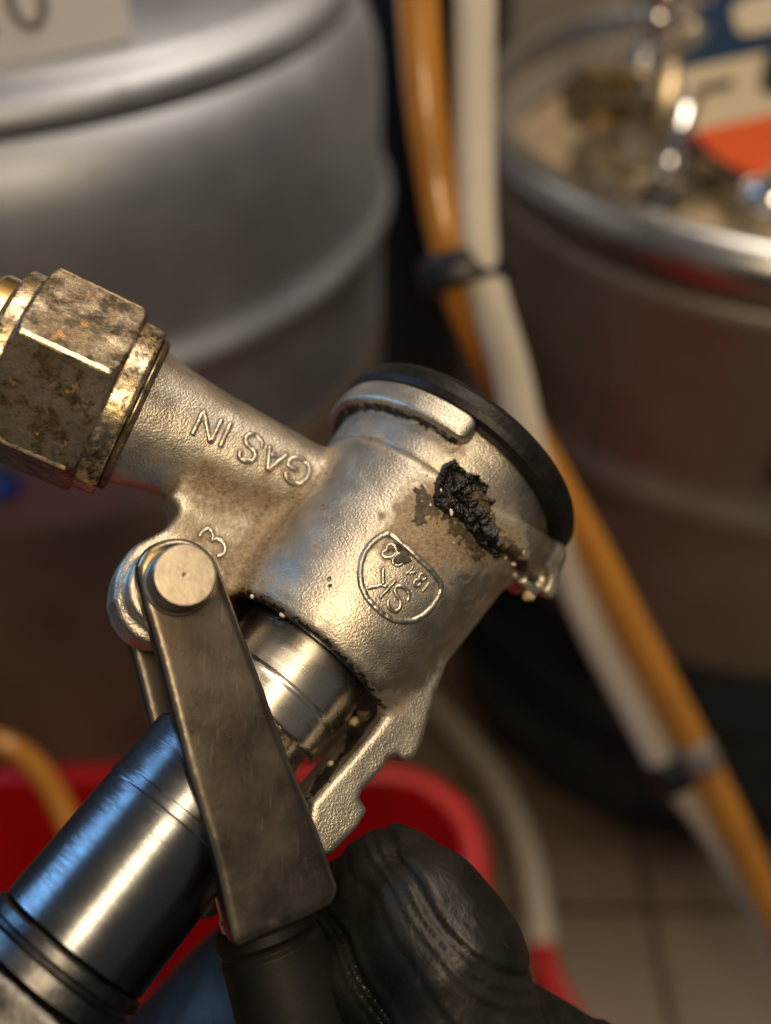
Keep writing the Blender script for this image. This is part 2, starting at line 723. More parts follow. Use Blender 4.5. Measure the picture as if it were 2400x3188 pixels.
def slab_poly(X, Y, Z, p0, n, outline, t0, t1):
    """prism: outline (pixels seen on the plane p0,n) from depth t0 to t1 along n"""
    x_, y_, z_ = basis(n)
    pl = []
    for u, v in outline:
        q = on_plane(u, v, p0, n) - p0
        pl.append((q @ x_, q @ y_))
    dx, dy, dz = X - p0[0], Y - p0[1], Z - p0[2]
    a = dx * x_[0] + dy * x_[1] + dz * x_[2]
    b = dx * y_[0] + dy * y_[1] + dz * y_[2]
    c = dx * n[0] + dy * n[1] + dz * n[2]
    a, b, c = np.broadcast_arrays(a, b, c)
    d2 = poly_dist(a, b, pl)
    dz_ = np.maximum(c - t1, t0 - c)
    return smax(d2, dz_, 26)


EAR0 = PB - NP * (HALF - 112)
EAR_PTS = [(352, 1868), (366, 1780), (410, 1705), (470, 1668), (520, 1640), (548, 1605), (552, 1575), (535, 1535), (640, 1470), (880, 1480),
           (900, 1600), (780, 1760), (700, 1880), (600, 1990), (500, 2012), (420, 1985), (372, 1930)]
BRN = unit(.975 * E2 + .22 * E1)
BR0 = P(1200, 2250, -10)
BR_PTS = [(1150, 2130), (1290, 2000), (1405, 2040), (1362, 2165), (1318, 2320), (1294, 2362), (1262, 2374), (1238, 2356), (1214, 2366),
          (1200, 2392), (1134, 2462), (1126, 2486), (1150, 2524), (1118, 2578), (1040, 2660), (990, 2680), (952, 2600), (972, 2500), (1070, 2390),
          (1160, 2285), (1200, 2230)]


TIP = [(1690, 1690), (1740, 1682), (1764, 1700), (1772, 1735), (1754, 1785), (1748, 1835), (1728, 1866), (1704, 1862), (1690, 1838), (1680, 1795), (1660, 1752)]
TIP = [tuple(p) for p in catmull([np.array(p, float) for p in TIP + TIP[:1]], 3)][:-1]
BLK = [(1612, 1815), (1640, 1792), (1668, 1812), (1690, 1846), (1664, 1874), (1642, 1864)]
PIT = P(1690, 1800, -320)
EAR_PTS = [tuple(p) for p in catmull([np.array(p, float) for p in EAR_PTS], 4)]


def d_barrel(X, Y, Z):
    t, r = axial(X, Y, Z, C0, AX)
    prof = lin(t, [(-40, 338), (10, 342), (60, 358), (150, 374), (300, 385), (630, 393), (646, 393), (660, 402), (760, 414), (850, 424), (900, 428)])
    d = (r - prof) * .97
    d = smax(d, 8 - t, 26)
    return smax(d, t - 850, 10), t, r


def d_gas(X, Y, Z):
    t, r = axial(X, Y, Z, G0, GX)
    prof = lin(t, [(-60, 250), (0, 240), (60, 226), (130, 212), (255, 195), (420, 182), (570, 170), (900, 165)])
    d = (r - prof) * .97
    return np.maximum(np.maximum(d, -30 - t), t - 900)


def theta(X, Y, Z):
    dx, dy, dz = X - C0[0], Y - C0[1], Z - C0[2]
    return np.arctan2(dx * E1[0] + dy * E1[1] + dz * E1[2], dx * E2[0] + dy * E2[1] + dz * E2[2])


def d_body(X, Y, Z):
    b, t, r = d_barrel(X, Y, Z)
    th = theta(X, Y, Z)
    g = d_gas(X, Y, Z)
    ear = slab_poly(X, Y, Z, EAR0, NP, EAR_PTS, -224, 0)
    th_, rh_ = axial(X, Y, Z, PB, NP)
    hub = smax(rh_ - 128, np.abs(th_ + HALF) - (HALF - LT - 6), 14)
    ear = smin(ear, hub, 20)
    br = slab_poly(X, Y, Z, BR0, BRN, BR_PTS, -240, 0)
    d = smin(b, g, 34)
    d = smin(d, ear, 40)
    # bayonet lugs
    deg = np.degrees(th)
    ang = np.maximum(-118 - deg, deg + 5) * (math.pi / 180) * 460
    l1 = smax(smax(np.maximum(r - 474, 380 - r), np.abs(t - 808) - 45, 14), ang, 44)
    d = np.minimum(d, smax(l1, -(r - 300), 5))
    # second lug: ramp rising to the right, with a broken stepped end
    top = 640 + (deg - 10) * 3.6
    top = np.minimum(top, 850)
    thk = np.interp(deg, [10, 20, 40, 55, 66, 76, 120], [40, 75, 115, 140, 175, 170, 150]).astype(np.float32)
    ang2 = np.maximum(12 - deg, deg - 98) * (math.pi / 180) * 440
    rad2 = 404 + np.clip((deg - 12) / 40, 0, 1) * 56
    l2 = smax(smax((r - rad2), np.maximum(t - top, (top - thk) - t) * .8, 22), ang2, 20)
    d = smin(d, l2, 8)
    # stepped end of that lug
    tip = slab_poly(X, Y, Z, P(1720, 1780, -320), unit([.35, -.1, .93]), TIP, -130, 0)
    d = smin(d, tip, 16)
    blk = slab_poly(X, Y, Z, P(1650, 1838, -270), unit([.2, -.3, .93]), BLK, -110, 0)
    d = smin(d, blk, 8)
    pit = np.sqrt(((X - PIT[0]) * 1.5) ** 2 + (Y - PIT[1]) ** 2 + (Z - PIT[2]) ** 2) - 34
    d = smax(d, -pit, 14)
    # bore for the piston
    bore = smax(r - 292, t - 220, 10)
    d = smax(d, -bore, 16)
    d = smin(d, br, 22)
    # seam line below the collar
    seam = np.sqrt((r - 397) ** 2 + (t - 645) ** 2) - 5
    seam = np.maximum(seam, deg - 4)
    d = smax(d, -seam, 7)
    return d.astype(np.float32)


body_me, BV, BF = sdf_mesh('body', d_body, (-900, -1130, -1020), (640, 520, 280), 5.4, 1)

# dirt sits in the corners where castings meet, plus stains with shapes of their own
BX, BY, BZ = (BV[:, i].astype(np.float32) for i in range(3))
db_, bt, br_ = d_barrel(BX, BY, BZ)
dg_ = d_gas(BX, BY, BZ)
de_ = slab_poly(BX, BY, BZ, EAR0, NP, EAR_PTS, -224, 0)
dbr_ = slab_poly(BX, BY, BZ, BR0, BRN, BR_PTS, -240, 0)
bdeg = np.degrees(theta(BX, BY, BZ))
uv = proj(BV)


def near2(a, b, wd):
    return np.exp(-(np.maximum(a, 0) ** 2 + np.maximum(b, 0) ** 2) / wd ** 2)


stain = .85 * near2(db_, dg_, 28) + .95 * near2(db_, de_, 42) + .85 * near2(dg_, de_, 50) + .35 * near2(db_, dbr_, 40)
grime_shade = np.zeros(len(BV))
stain += .30 * np.exp(-((bt - 40) / 45) ** 2) + .35 * np.exp(-((bt - 650) / 14) ** 2) * (bdeg < 10)
stain += .55 * np.exp(-((bt - 760) / 40) ** 2) * (bdeg < -2) * (br_ < 440)      # under the first lug
grime_shade += .75 * np.exp(-((bt - 772) / 22) ** 2) * (bdeg < -8) * (br_ < 450)  # grime and painted shade in the undercut below the lug
grime_shade += .7 * np.exp(-((br_ - 296) / 22) ** 2) * (bt < 40)
grime_shade += .55 * np.exp(-((bt - 12) / 14) ** 2) * (br_ < 345) * (br_ > 280)
grime_shade += .9 * (br_ < 293) * (bt < 240) * (bt > 0)  # bore blackened by colour, for its grime and its shade
for (u, v, r, s_, k) in ((680, 1580, 90, .5, 0), (760, 1720, 90, .6, 0), (860, 1640, 70, .35, 0), (820, 1500, 40, .3, 0), (650, 1440, 38, .5, 0),
                         (1200, 1700, 80, .42, 0), (1330, 1720, 30, .5, 0), (1240, 1700, 34, .5, 1), (1255, 1745, 26, .6, 1),
                         (1390, 1600, 150, .55, 0), (1310, 1570, 75, .65, 0), (1420, 1700, 95, .65, 0), (1300, 1640, 80, .6, 0), (1530, 1720, 70, .5, 0),
                         (982, 1702, 14, .9, 0), (1024, 1800, 9, .8, 1), (1028, 1822, 9, .8, 1), (912, 1550, 8, .9, 1), (1006, 1575, 9, .8, 1),
                         (1236, 1580, 14, .8, 0), (1188, 1605, 13, .8, 0), (1370, 1728, 12, .8, 0), (760, 1790, 60, .5, 0), (880, 1800, 40, .3, 0),
                         (1010, 1480, 22, .5, 1), (1500, 1890, 50, .4, 0), (1470, 1950, 40, .35, 0), (1160, 1350, 60, .45, 0), (590, 1640, 70, .4, 0),
                         (1600, 1700, 60, .5, 0), (1560, 1640, 60, .5, 0), (1000, 1330, 30, .6, 0), (1620, 1760, 30, .9, 1), (1660, 1800, 22, .9, 1),
                         (1090, 2280, 40, .6, 1), (1000, 2420, 50, .5, 1), (560, 1480, 40, .35, 1), (400, 1490, 50, .3, 1), (980, 1900, 30, .3, 1)):
    g_ = s_ * np.exp(-((uv[:, 0] - u) ** 2 + (uv[:, 1] - v) ** 2) / r ** 2) * (BV[:, 2] > -420)
    if k:
        grime_shade += g_
    else:
        stain += g_

marks = []
for (ox, oy), k_, strokes in (((560, 1220), .3003, [[(1095, 830), (1110, 900), (1170, 950), (1250, 950), (1320, 890), (1345, 800), (1310, 730), (1250, 690), (1180, 685), (1135, 715), (1130, 765), (1215, 812)],
                                                   [(930, 560), (925, 690), (912, 812), (1010, 735), (1110, 655)], [(935, 645), (1045, 690)],
                                                   [(625, 610), (620, 670), (660, 712), (730, 718), (782, 680), (778, 620), (725, 570), (682, 520), (692, 460), (750, 440), (815, 465), (855, 530)],
                                                   [(415, 570), (530, 320)], [(128, 445), (245, 195), (318, 525), (435, 285)], [(200, 1505), (290, 1420), (345, 1510), (390, 1528), (472, 1630), (380, 1705)]]),
                              ((1080, 1620), .2042, [[(650, 200), (950, 440), (1300, 780), (1430, 955), (1400, 1180), (1150, 1470), (850, 1550), (550, 1430), (300, 1180), (195, 820), (270, 480), (500, 250), (650, 200)],
                                                     [(310, 1035), (560, 985), (620, 1020)], [(550, 730), (550, 980)], [(740, 925), (500, 1180)], [(635, 1215), (680, 1370), (810, 1330), (770, 1160), (750, 1020), (890, 1040), (945, 1180)],
                                                     [(1260, 950), (1150, 1090)], [(1200, 830), (1070, 960)], [(885, 810), (1010, 700)], [(780, 490), (600, 570), (545, 480), (610, 400), (720, 385)]])):
    for st_ in strokes:
        for a_, b_ in zip(st_, st_[1:]):
            marks.append((ox + a_[0] * k_, oy + a_[1] * k_, ox + b_[0] * k_, oy + b_[1] * k_))
vis = np.nonzero((uv[:, 0] > 560) & (uv[:, 0] < 1420) & (uv[:, 1] > 1240) & (uv[:, 1] < 1980) & (BV[:, 2] > -260))[0]
pu = uv[vis]
md = np.full(len(vis), 1e9)
for (x0, y0, x1, y1) in marks:
    ex, ey = x1 - x0, y1 - y0
    t_ = np.clip(((pu[:, 0] - x0) * ex + (pu[:, 1] - y0) * ey) / (ex * ex + ey * ey), 0, 1)
    md = np.minimum(md, np.hypot(pu[:, 0] - x0 - ex * t_, pu[:, 1] - y0 - ey * t_))
stain[vis] += .62 * np.exp(-(md / 13.0) ** 2)
grime_shade[vis] += .30 * np.exp(-((md - 11) / 5.0) ** 2)
attr(body_me, 'stain', np.clip(stain, 0, 1))
attr(body_me, 'grime_shade', np.clip(grime_shade, 0, 1))
body = link('body', body_me, M['cast'], root)
BVH = BVHTree.FromPolygons([tuple(v) for v in BV], [tuple(int(i) for i in f) for f in BF])


def cast(u, v):
    o = Vector((0, 0, D))
    d = Vector((u - 1200., 1594. - v, -D)).normalized()
    h = BVH.ray_cast(o, d)
    return (None, None) if h[0] is None else (np.array(h[0]), np.array(h[1]))


# ------------------------------------------------------------------ raised marks on the casting
def dense(pts, step):
    out = []
    for a, b in zip(pts, pts[1:]):
        n = max(1, int(math.hypot(b[0] - a[0], b[1] - a[1]) / step))
        out += [(a[0] + (b[0] - a[0]) * i / n, a[1] + (b[1] - a[1]) * i / n) for i in range(n)]
    return out + [pts[-1]]


def bead(name, strokes, org, k, r, sink=.42, smooth=True, closed=False, label=None):
    bm = bmesh.new()
    for st in strokes:
        pl = [(org[0] + x * k, org[1] + y * k) for x, y in st]
        if smooth and len(pl) > 3:
            pl = [tuple(p) for p in catmull([np.array(p) for p in pl], 4)]
        pl = dense(pl, 5)
        q = []
        for u, v in pl:
            h, n = cast(u, v)
            if h is not None:
                q.append(h + n * r * (-sink + .18 * random.uniform(-1, 1)))
        if len(q) > 1:
            q = [q[0]] + [(q[i - 1] + 2 * q[i] + q[i + 1]) / 4 for i in range(1, len(q) - 1)] + [q[-1]]
            tube_bm([p * S for p in q], r * S, 8, closed=closed, bm=bm)
    o = from_bm(name, bm, M['bead'], body)
    if label:
        o['label'] = label
    return o


M['bead'] = simple('raised_bead', (.47, .435, .375), .40, 1.0, bump=(1400, .5, .00008), var=.15, vscale=500)
og, kg = (560, 1220), .3003
bead('letter', [[(1095, 830), (1110, 900), (1170, 950), (1250, 950), (1320, 890), (1345, 800), (1310, 730), (1250, 690), (1180, 685), (1135, 715), (1130, 765), (1215, 812)]], og, kg, 12, label='raised letter G')
bead('letter', [[(930, 560), (925, 690), (912, 812)], [(912, 812), (1010, 735), (1110, 655)], [(935, 645), (1045, 690)]], og, kg, 12, smooth=False, label='raised letter A')
bead('letter', [[(625, 610), (620, 670), (660, 712), (730, 718), (782, 680), (778, 620), (725, 570), (682, 520), (692, 460), (750, 440), (815, 465), (855, 530), (848, 580)]], og, kg, 12, label='raised letter S')
bead('letter', [[(415, 570), (530, 320)]], og, kg, 12, smooth=False, label='raised letter I')
bead('letter', [[(128, 445), (245, 195), (318, 525), (435, 285)]], og, kg, 12, smooth=False, label='raised letter N')
bead('numeral', [[(200, 1505), (235, 1445), (290, 1420), (335, 1450), (345, 1510), (325, 1540), (390, 1528), (450, 1565), (472, 1630), (445, 1690), (380, 1705)]], og, kg, 10, label='raised numeral 3')
ol, kl = (1080, 1620), .2042
bead('shield_outline', [[(650, 200), (800, 320), (950, 440), (1100, 590), (1300, 780), (1430, 955), (1438, 1050), (1400, 1180), (1300, 1330), (1150, 1470), (1000, 1540), (850, 1550),
      (700, 1520), (550, 1430), (420, 1310), (300, 1180), (220, 1000), (195, 820), (210, 650), (270, 480), (380, 340), (500, 250), (590, 205), (650, 200)]], ol, kl, 12, smooth=False, label='raised shield outline')
bead('letter', [[(310, 1035), (560, 985), (620, 1020)], [(550, 730), (550, 980)], [(740, 925), (500, 1180)]], ol, kl, 9, smooth=False, label='raised letter K')
bead('letter', [[(635, 1215), (625, 1290), (680, 1370), (750, 1390), (810, 1330), (815, 1240), (770, 1160), (730, 1080), (750, 1020), (810, 1005), (890, 1040), (940, 1110), (945, 1180), (920, 1230)]], ol, kl, 9, label='raised letter S')


def ring_pts(cx, cy, r):
    return [(cx + r * math.cos(i * math.pi / 6), cy + r * math.sin(i * math.pi / 6)) for i in range(13)]


bead('numeral', [[(1260, 950), (1150, 1090)]], ol, kl, 7.2, smooth=False, label='raised numeral 1')
bead('numeral', [ring_pts(1150, 870, 55), ring_pts(1070, 958, 52)], ol, kl, 7.2, smooth=False, label='raised numeral 8')
bead('numeral', [[(885, 810), (940, 805), (1010, 700)], [(940, 812), (1050, 800)]], ol, kl, 7.2, smooth=False)
bead('numeral', [[(700, 590), (700, 650), (750, 690), (820, 680), (870, 610), (860, 540), (800, 510), (740, 540), (700, 590)]], ol, kl, 7.2)
bead('numeral', [[(780, 490), (735, 510), (690, 560), (600, 570), (545, 530), (545, 480), (600, 455), (610, 400), (660, 365), (720, 385), (745, 440), (760, 480)]], ol, kl, 7.2)


# ------------------------------------------------------------------ grime crust and tar lump
def patch(name, poly, step, height, wet_fn, mat, parent, seed=0, rag=11, rf=.03):
    """a crust that follows the casting inside an outline, with a ragged edge and lumps"""
    us = [p[0] for p in poly]
    vs = [p[1] for p in poly]
    gu = np.arange(min(us) - 8, max(us) + 8, step)
    gv = np.arange(min(vs) - 8, max(vs) + 8, step)
    U, Vv = np.meshgrid(gu, gv, indexing='ij')
    ragged = np.zeros(U.shape, np.float32)
    for i in range(U.shape[0]):
        for j in range(U.shape[1]):
            ragged[i, j] = noise.fractal(Vector((U[i, j] * rf + seed, Vv[i, j] * rf, seed)), .8, 2.1, 4)
    dist = poly_dist(U.astype(np.float32), Vv.astype(np.float32), poly) + ragged * rag
    bm = bmesh.new()
    vid = {}
    wet = []
    for i in range(U.shape[0]):
        for j in range(U.shape[1]):
            if dist[i, j] < step * 1.2:
                h, n = cast(U[i, j], Vv[i, j])
                if h is None:
                    continue
                ins = max(0.0, -dist[i, j])
                hh = height(U[i, j], Vv[i, j], ins)
                vid[i, j] = bm.verts.new((h + n * (hh - (3 if ins == 0 else 0))) * S)
                wet.append(wet_fn(U[i, j], Vv[i, j], ins))
    for (i, j) in list(vid):
        q = [(i, j), (i + 1, j), (i + 1, j + 1), (i, j + 1)]
        if all(k in vid for k in q):
            bm.faces.new([vid[k] for k in q])
    bm.verts.index_update()
    me = bpy.data.meshes.new(name)
    bm.to_mesh(me)
    bm.free()
    attr(me, 'wet', wet)
    return link(name, me, mat, parent)


def seg_d(u, v, pl):
    best = 1e9
    for a, b in zip(pl, pl[1:]):
        ex, ey = b[0] - a[0], b[1] - a[1]
        t = max(0, min(1, ((u - a[0]) * ex + (v - a[1]) * ey) / (ex * ex + ey * ey)))
        best = min(best, math.hypot(u - a[0] - ex * t, v - a[1] - ey * t))
    return best


oc, kc = (1240, 1400), .3363


def cp(pts):
    return [(oc[0] + x * kc, oc[1] + y * kc) for x, y in pts]


wet_lines = [cp([(350, 300), (340, 420), (345, 530), (420, 590), (560, 640), (650, 720), (740, 850), (850, 910), (960, 940), (1040, 1060)]),
             cp([(400, 190), (480, 120), (560, 140), (600, 210), (690, 250), (760, 300), (800, 370)]),
             cp([(465, 200), (490, 300), (500, 420), (560, 560)]), cp([(640, 280), (660, 340), (600, 370)]), cp([(640, 560), (700, 640), (800, 780), (880, 880)])]


def wetness(u, v, ins):
    d = min(seg_d(u, v, l) * (1 if i in (0, 4) else 1.35) for i, l in enumerate(wet_lines))
    return max(0.0, 1.15 - d / 36.0) * .85 + .20


def lump_h(u, v, ins):
    n = noise.fractal(Vector((u * .026, v * .026, 3.1)), .8, 2.1, 5)
    f = noise.fractal(Vector((u * .11, v * .11, 7.7)), .9, 2.2, 3)
    base = min(1.0, ins / 16.0) ** .55
    d = min(seg_d(u, v, wet_lines[2]), seg_d(u, v, wet_lines[4]) * 1.3)
    crack = -13 * math.exp(-(d / 6) ** 2)
    rim = 10 * math.exp(-((ins - 12) / 8) ** 2)
    return base * max(3.0, 27 + 24 * n + 6 * f + crack + rim)


def crust_h(u, v, ins):
    n = noise.fractal(Vector((u * .07, v * .07, 9.0)), .9, 2.2, 4)
    return min(1.0, ins / 12.0) * max(.4, 2.6 + 3.5 * n)


lump = patch('tar_lump', cp([(430, 130), (510, 98), (590, 150), (620, 210), (700, 220), (780, 280), (822, 340), (790, 410), (830, 470), (845, 560), (900, 700), (940, 800),
                             (1050, 850), (950, 925), (850, 965), (760, 905), (690, 800), (640, 730), (560, 650), (420, 605), (340, 530), (318, 380), (350, 250), (395, 180)]),
             2.1, lump_h, wetness, M['grime'], root, 1.0)
lump['label'] = 'black tar lump stuck over the seam'
crust = patch('dry_crust', cp([(100, 360), (170, 318), (250, 350), (300, 420), (420, 560), (560, 640), (700, 800), (780, 900), (830, 960), (800, 1020), (700, 1040), (620, 930), (560, 820),
                               (470, 760), (400, 640), (280, 650), (230, 740), (150, 680), (115, 600), (180, 520), (170, 450), (110, 410)]),
              3.4, crust_h, lambda u, v, i: .16 + .25 * noise.noise(Vector((u * .03, v * .03, 2))), M['grime'], root, 5.0, 30, .055)
crust['label'] = 'dry brown crust beside the tar'
crust2 = patch('dry_crust', cp([(850, 560), (900, 640), (960, 780), (1060, 850), (1130, 900), (1180, 940), (1130, 1000), (1040, 1060), (990, 1000), (930, 930), (880, 820), (850, 700)]),
               3.2, crust_h, lambda u, v, i: .12 + .25 * noise.noise(Vector((u * .04, v * .04, 5))), M['grime'], root, 8.0, 26, .055)
logo_dirt = patch('dry_crust', [(1080 + x * .2042, 1620 + y * .2042) for x, y in ((760, 520), (860, 470), (960, 520), (1010, 620), (960, 700), (860, 680), (770, 680), (720, 610))],
                  2.6, lambda u, v, i: min(1, i / 5) * 4.5, lambda u, v, i: .42, M['grime'], root, 3.0, 10)


def crumb(u, v, rx, ry, rot, h0, mat, parent=root):
    h, n = cast(u, v)
    if h is None:
        return
    rx, ry = rx * .8, ry * .8
    bm = bmesh.new()
    bmesh.ops.create_icosphere(bm, subdivisions=2, radius=1)
    x_, y_, z_ = basis(n)
    c, s = math.cos(rot), math.sin(rot)
    for vt in bm.verts:
        p = np.array(vt.co)
        k = 1 + .35 * noise.noise(Vector(p * 1.6) + Vector((u, v, 0)))
        q = h + n * h0 + (x_ * (c * p[0] * rx - s * p[1] * ry) + y_ * (s * p[0] * rx + c * p[1] * ry) + z_ * p[2] * min(rx, ry) * .8) * k
        vt.co = q * S
    from_bm('crumb', bm, mat, parent)


for u, v, rx, ry, rot, h0, mt in ((1394, 1600, 17, 7, .15, 26, 'white_bit'), (1500, 1662, 9, 7, 0, 26, 'white_bit'), (1466, 1655, 7, 7, 0, 18, 'tan_bit'), (1535, 1712, 12, 9, 0, 8, 'tan_bit'),
                               (1600, 1750, 13, 10, .4, 8, 'white_bit'), (1625, 1720, 15, 7, .6, 8, 'tan_bit'), (1515, 1590, 6, 5, 0, 6, 'white_bit'), (1432, 1611, 5, 4, 0, 25, 'white_bit'),
                               (1365, 1535, 8, 4, .1, 30, 'white_bit'), (1338, 1575, 6, 5, 0, 8, 'white_bit'), (1024, 1805, 9, 4, .8, 2, 'pin'), (880, 1912, 13, 10, .3, 4, 'white_bit'),
                               (789, 1855, 9, 11, .4, 6, 'white_bit'), (800, 1882, 6, 6, 0, 6, 'white_bit'), (908, 1940, 5, 5, 0, 3, 'white_bit'), (760, 1872, 5, 5, 0, 3, 'white_bit'),
                               (1300, 1318, 7, 6, 0, 3, 'tan_bit'), (1008, 1335, 22, 17, .9, 8, 'tan_bit'), (1005, 1352, 14, 10, .9, 12, 'white_bit'), (1645, 1855, 30, 24, .8, 4, 'tan_bit'),
                               (1410, 1690, 5, 4, 0, 3, 'white_bit'), (1570, 1735, 8, 6, 0, 6, 'white_bit'), (1330, 1480, 5, 4, 0, 3, 'tan_bit'), (1180, 1362, 5, 5, 0, 2, 'tan_bit'),
                               (1105, 2249, 20, 24, .3, 6, 'tan_bit'), (1030, 2380, 14, 20, .6, 3, 'tan_bit')):
    crumb(u, v, rx, ry, rot, h0, M[mt])


# ------------------------------------------------------------------ seal, piston, probe
seal = from_bm('rubber_seal', lathe_bm(C0, AX, [(846, 380), (846, 452), (854, 474), (878, 484), (918, 484), (942, 470), (950, 444), (940, 400), (925, 340), (930, 280), (900, 260), (840, 260)],
                                       128, S, frame=BFRAME), M['seal'], root)
from_bm('seal_core', lathe_bm(C0, AX, [(845, 262), (905, 262), (912, 250), (912, 150), (880, 140), (880, 0)], 64, S, frame=BFRAME), M['cast2'] if 'cast2' in M else M['pin'], seal)

M['turned'] = turned_steel('turned_piston', (.66, .62, .55), .24, AX, .3)
M['sleeve'] = turned_steel('polished_sleeve', (.18, .19, .205), .23, AX, .05)
from_bm('piston', lathe_bm(C0, AX, [(215, 200), (215, 228), (205, 236), (30, 236), (-20, 236), (-124, 236), (-130, 231), (-137, 229), (-144, 231), (-149, 233), (-236, 232), (-245, 226), (-246, 205)], 128, S, frame=BFRAME),
        M['turned'], root, angle=40)
from_bm('shaft', lathe_bm(C0, AX, [(-240, 205), (-420, 205)], 96, S, frame=BFRAME), M['turned'], root)
# little key on the shaft
bm = bmesh.new()
for t in (-246, -320):
    for an in (10, 32):
        for r in (196, 232):
            a_ = math.radians(an)
            bm.verts.new((C0 + AX * t + r * (math.cos(a_) * E2 + math.sin(a_) * E1)) * S)
bmesh.ops.convex_hull(bm, input=bm.verts[:])
bmesh.ops.bevel(bm, geom=bm.edges[:], offset=5 * S, segments=2, affect='EDGES')
from_bm('shaft_key', bm, M['turned'], root)
sl = from_bm('probe_sleeve', lathe_bm(C0, AX, [(-405, 180), (-405, 232), (-412, 240), (-598, 240), (-602, 246), (-632, 246), (-636, 243), (-1055, 246), (-1064, 236), (-1070, 200)], 128, S, frame=BFRAME),
             M['sleeve'], root, angle=40)
from_bm('end_ring', lathe_bm(C0, AX, [(-1066, 190), (-1068, 250), (-1076, 258), (-1102, 258), (-1110, 246), (-1122, 244), (-1130, 262), (-1180, 264), (-1186, 200)], 96, S, frame=BFRAME), M['bnut'], sl, angle=40)


def hex_sdf(o, ax, x0, rad, t0, t1, cham, k=5):
    x_ = unit(x0 - ax * (x0 @ ax))
    y_ = np.cross(ax, x_)

    def fn(X, Y, Z):
        dx, dy, dz = X - o[0], Y - o[1], Z - o[2]
        t = dx * ax[0] + dy * ax[1] + dz * ax[2]
        a = dx * x_[0] + dy * x_[1] + dz * x_[2]
        b = dx * y_[0] + dy * y_[1] + dz * y_[2]
        ap = rad * math.cos(math.pi / 6)
        d = None
        for i in range(3):
            an = math.radians(30 + 60 * i)
            q = np.abs(a * math.cos(an) + b * math.sin(an)) - ap
            d = q if d is None else smax(d, q, k)
        r = np.sqrt(a * a + b * b)
        for tt, sg in ((t0, -1), (t1, 1)):
            d = smax(d, (t - tt) * sg, k)
            # chamfer cone at 30 degrees
            d = smax(d, ((t - tt) * sg * .866 + (r - (rad - cham)) * .5), k)
        return d
    return fn


# gas nut: hexagon with a round rim at each end
side = unit(np.cross(GX, np.array([0, 0, 1.])))
if side[1] < 0:
    side = -side
near = unit(np.cross(side, GX))
if near[2] < 0:
    near = -near
hx = unit(near * math.cos(math.radians(16)) + side * math.sin(math.radians(16)))
fh = hex_sdf(G0, GX, hx, 335, -385, -75, 22)


def nut_fn(X, Y, Z):
    t, r = axial(X, Y, Z, G0, GX)
    rim = smax(r - 291, np.maximum(t - 2, -140 - t), 12)
    rim2 = smax(r - 285, np.maximum(t + 300, -445 - t), 14)
    return smin(smin(fh(X, Y, Z), rim, 8), rim2, 8)


cN = G0 + GX * -220
nut_me, NV, NF = sdf_mesh('gas_nut', nut_fn, cN - 480, cN + 480, 4.2, 1)
nt, nr = axial(NV[:, 0], NV[:, 1], NV[:, 2], G0, GX)
rel = NV - G0
na = np.degrees(np.arctan2(rel @ np.cross(GX, hx), rel @ hx))
edge = np.exp(-((((na + 30) % 60) - 30) / 2.6) ** 2) * ((nt < -100) & (nt > -370) & (nr > 315))
rimw = ((nt > -70) | (nt < -392)) * .56
attr(nut_me, 'wear', np.clip(edge * .85 + rimw, 0, 1))
gnut = link('gas_nut', nut_me, M['nut'], root)
from_bm('thread_relief', lathe_bm(G0, GX, [(2, 225), (4, 262), (14, 266), (24, 258), (30, 236)], 96, S), M['nut'], gnut)
tail = from_bm('hose_tail', lathe_bm(G0, GX, [(-440, 150), (-446, 232), (-456, 240), (-500, 240), (-512, 232), (-520, 205), (-560, 205)], 96, S), M['brass'], root, angle=50)
# braided hose leaving the frame
bm = tube_bm([(G0 + GX * -t_) * S for t_ in (530, 620, 760, 950, 1150)], 222 * S, 40)
uvl = bm.loops.layers.uv.new('UVMap')
for f_ in bm.faces:
    for lp in f_.loops:
        q = np.array(lp.vert.co) / S - G0
        lp[uvl].uv = ((q @ GX) / 400., math.atan2(q @ side, q @ near) / 1.8)
from_bm('gas_hose', bm, M['braid'], root)


# ------------------------------------------------------------------ lever: two arms, pin, grip
ARM = [(429, 1798), (428, 1758), (444, 1722), (465, 1698), (517, 1676), (572, 1672), (626, 1692), (668, 1733), (690, 1778), (720, 1858), (762, 1972), (810, 2098), (858, 2237),
       (907, 2369), (949, 2471), (997, 2594), (1048, 2738), (1056, 2772), (1040, 2812), (1009, 2833), (937, 2869), (829, 2912), (765, 2944), (735, 2944), (718, 2912), (677, 2715), (627, 2540),
       (577, 2371), (498, 2056), (450, 1892)]


ARM = [tuple(p) for p in catmull([np.array(p, float) for p in ARM], 2)]
arm_me, AV, AF = sdf_mesh('lever_arm', lambda X, Y, Z: slab_poly(X, Y, Z, PB, NP, ARM, -LT, 0), (-800, -1400, -30), (30, 30, 520), 6.0, 1)
au = proj(AV)
front = ((AV - PB) @ NP) > -10
ast = np.zeros(len(AV))
adk = np.zeros(len(AV))
for (u, v, r, k_, q) in ((450, 1760, 50, .8, 0), (480, 1700, 50, .6, 0), (660, 1800, 45, .7, 0), (640, 1850, 40, .5, 0), (860, 2880, 60, .5, 0), (1000, 2700, 60, .4, 0), (450, 1900, 40, .5, 0),
                         (600, 2020, 120, .75, 1), (690, 2250, 130, .6, 1), (560, 1900, 70, .7, 1), (740, 2480, 140, .5, 1), (800, 2700, 90, .3, 1), (520, 1935, 60, .5, 1)):
    g_ = k_ * np.exp(-((au[:, 0] - u) ** 2 + (au[:, 1] - v) ** 2) / r ** 2) * front
    if q:
        adk += g_
    else:
        ast += g_
arm_d = poly_dist(au[:, 0].astype(np.float32), au[:, 1].astype(np.float32), ARM)
attr(arm_me, 'stain', np.clip(ast, 0, 1))
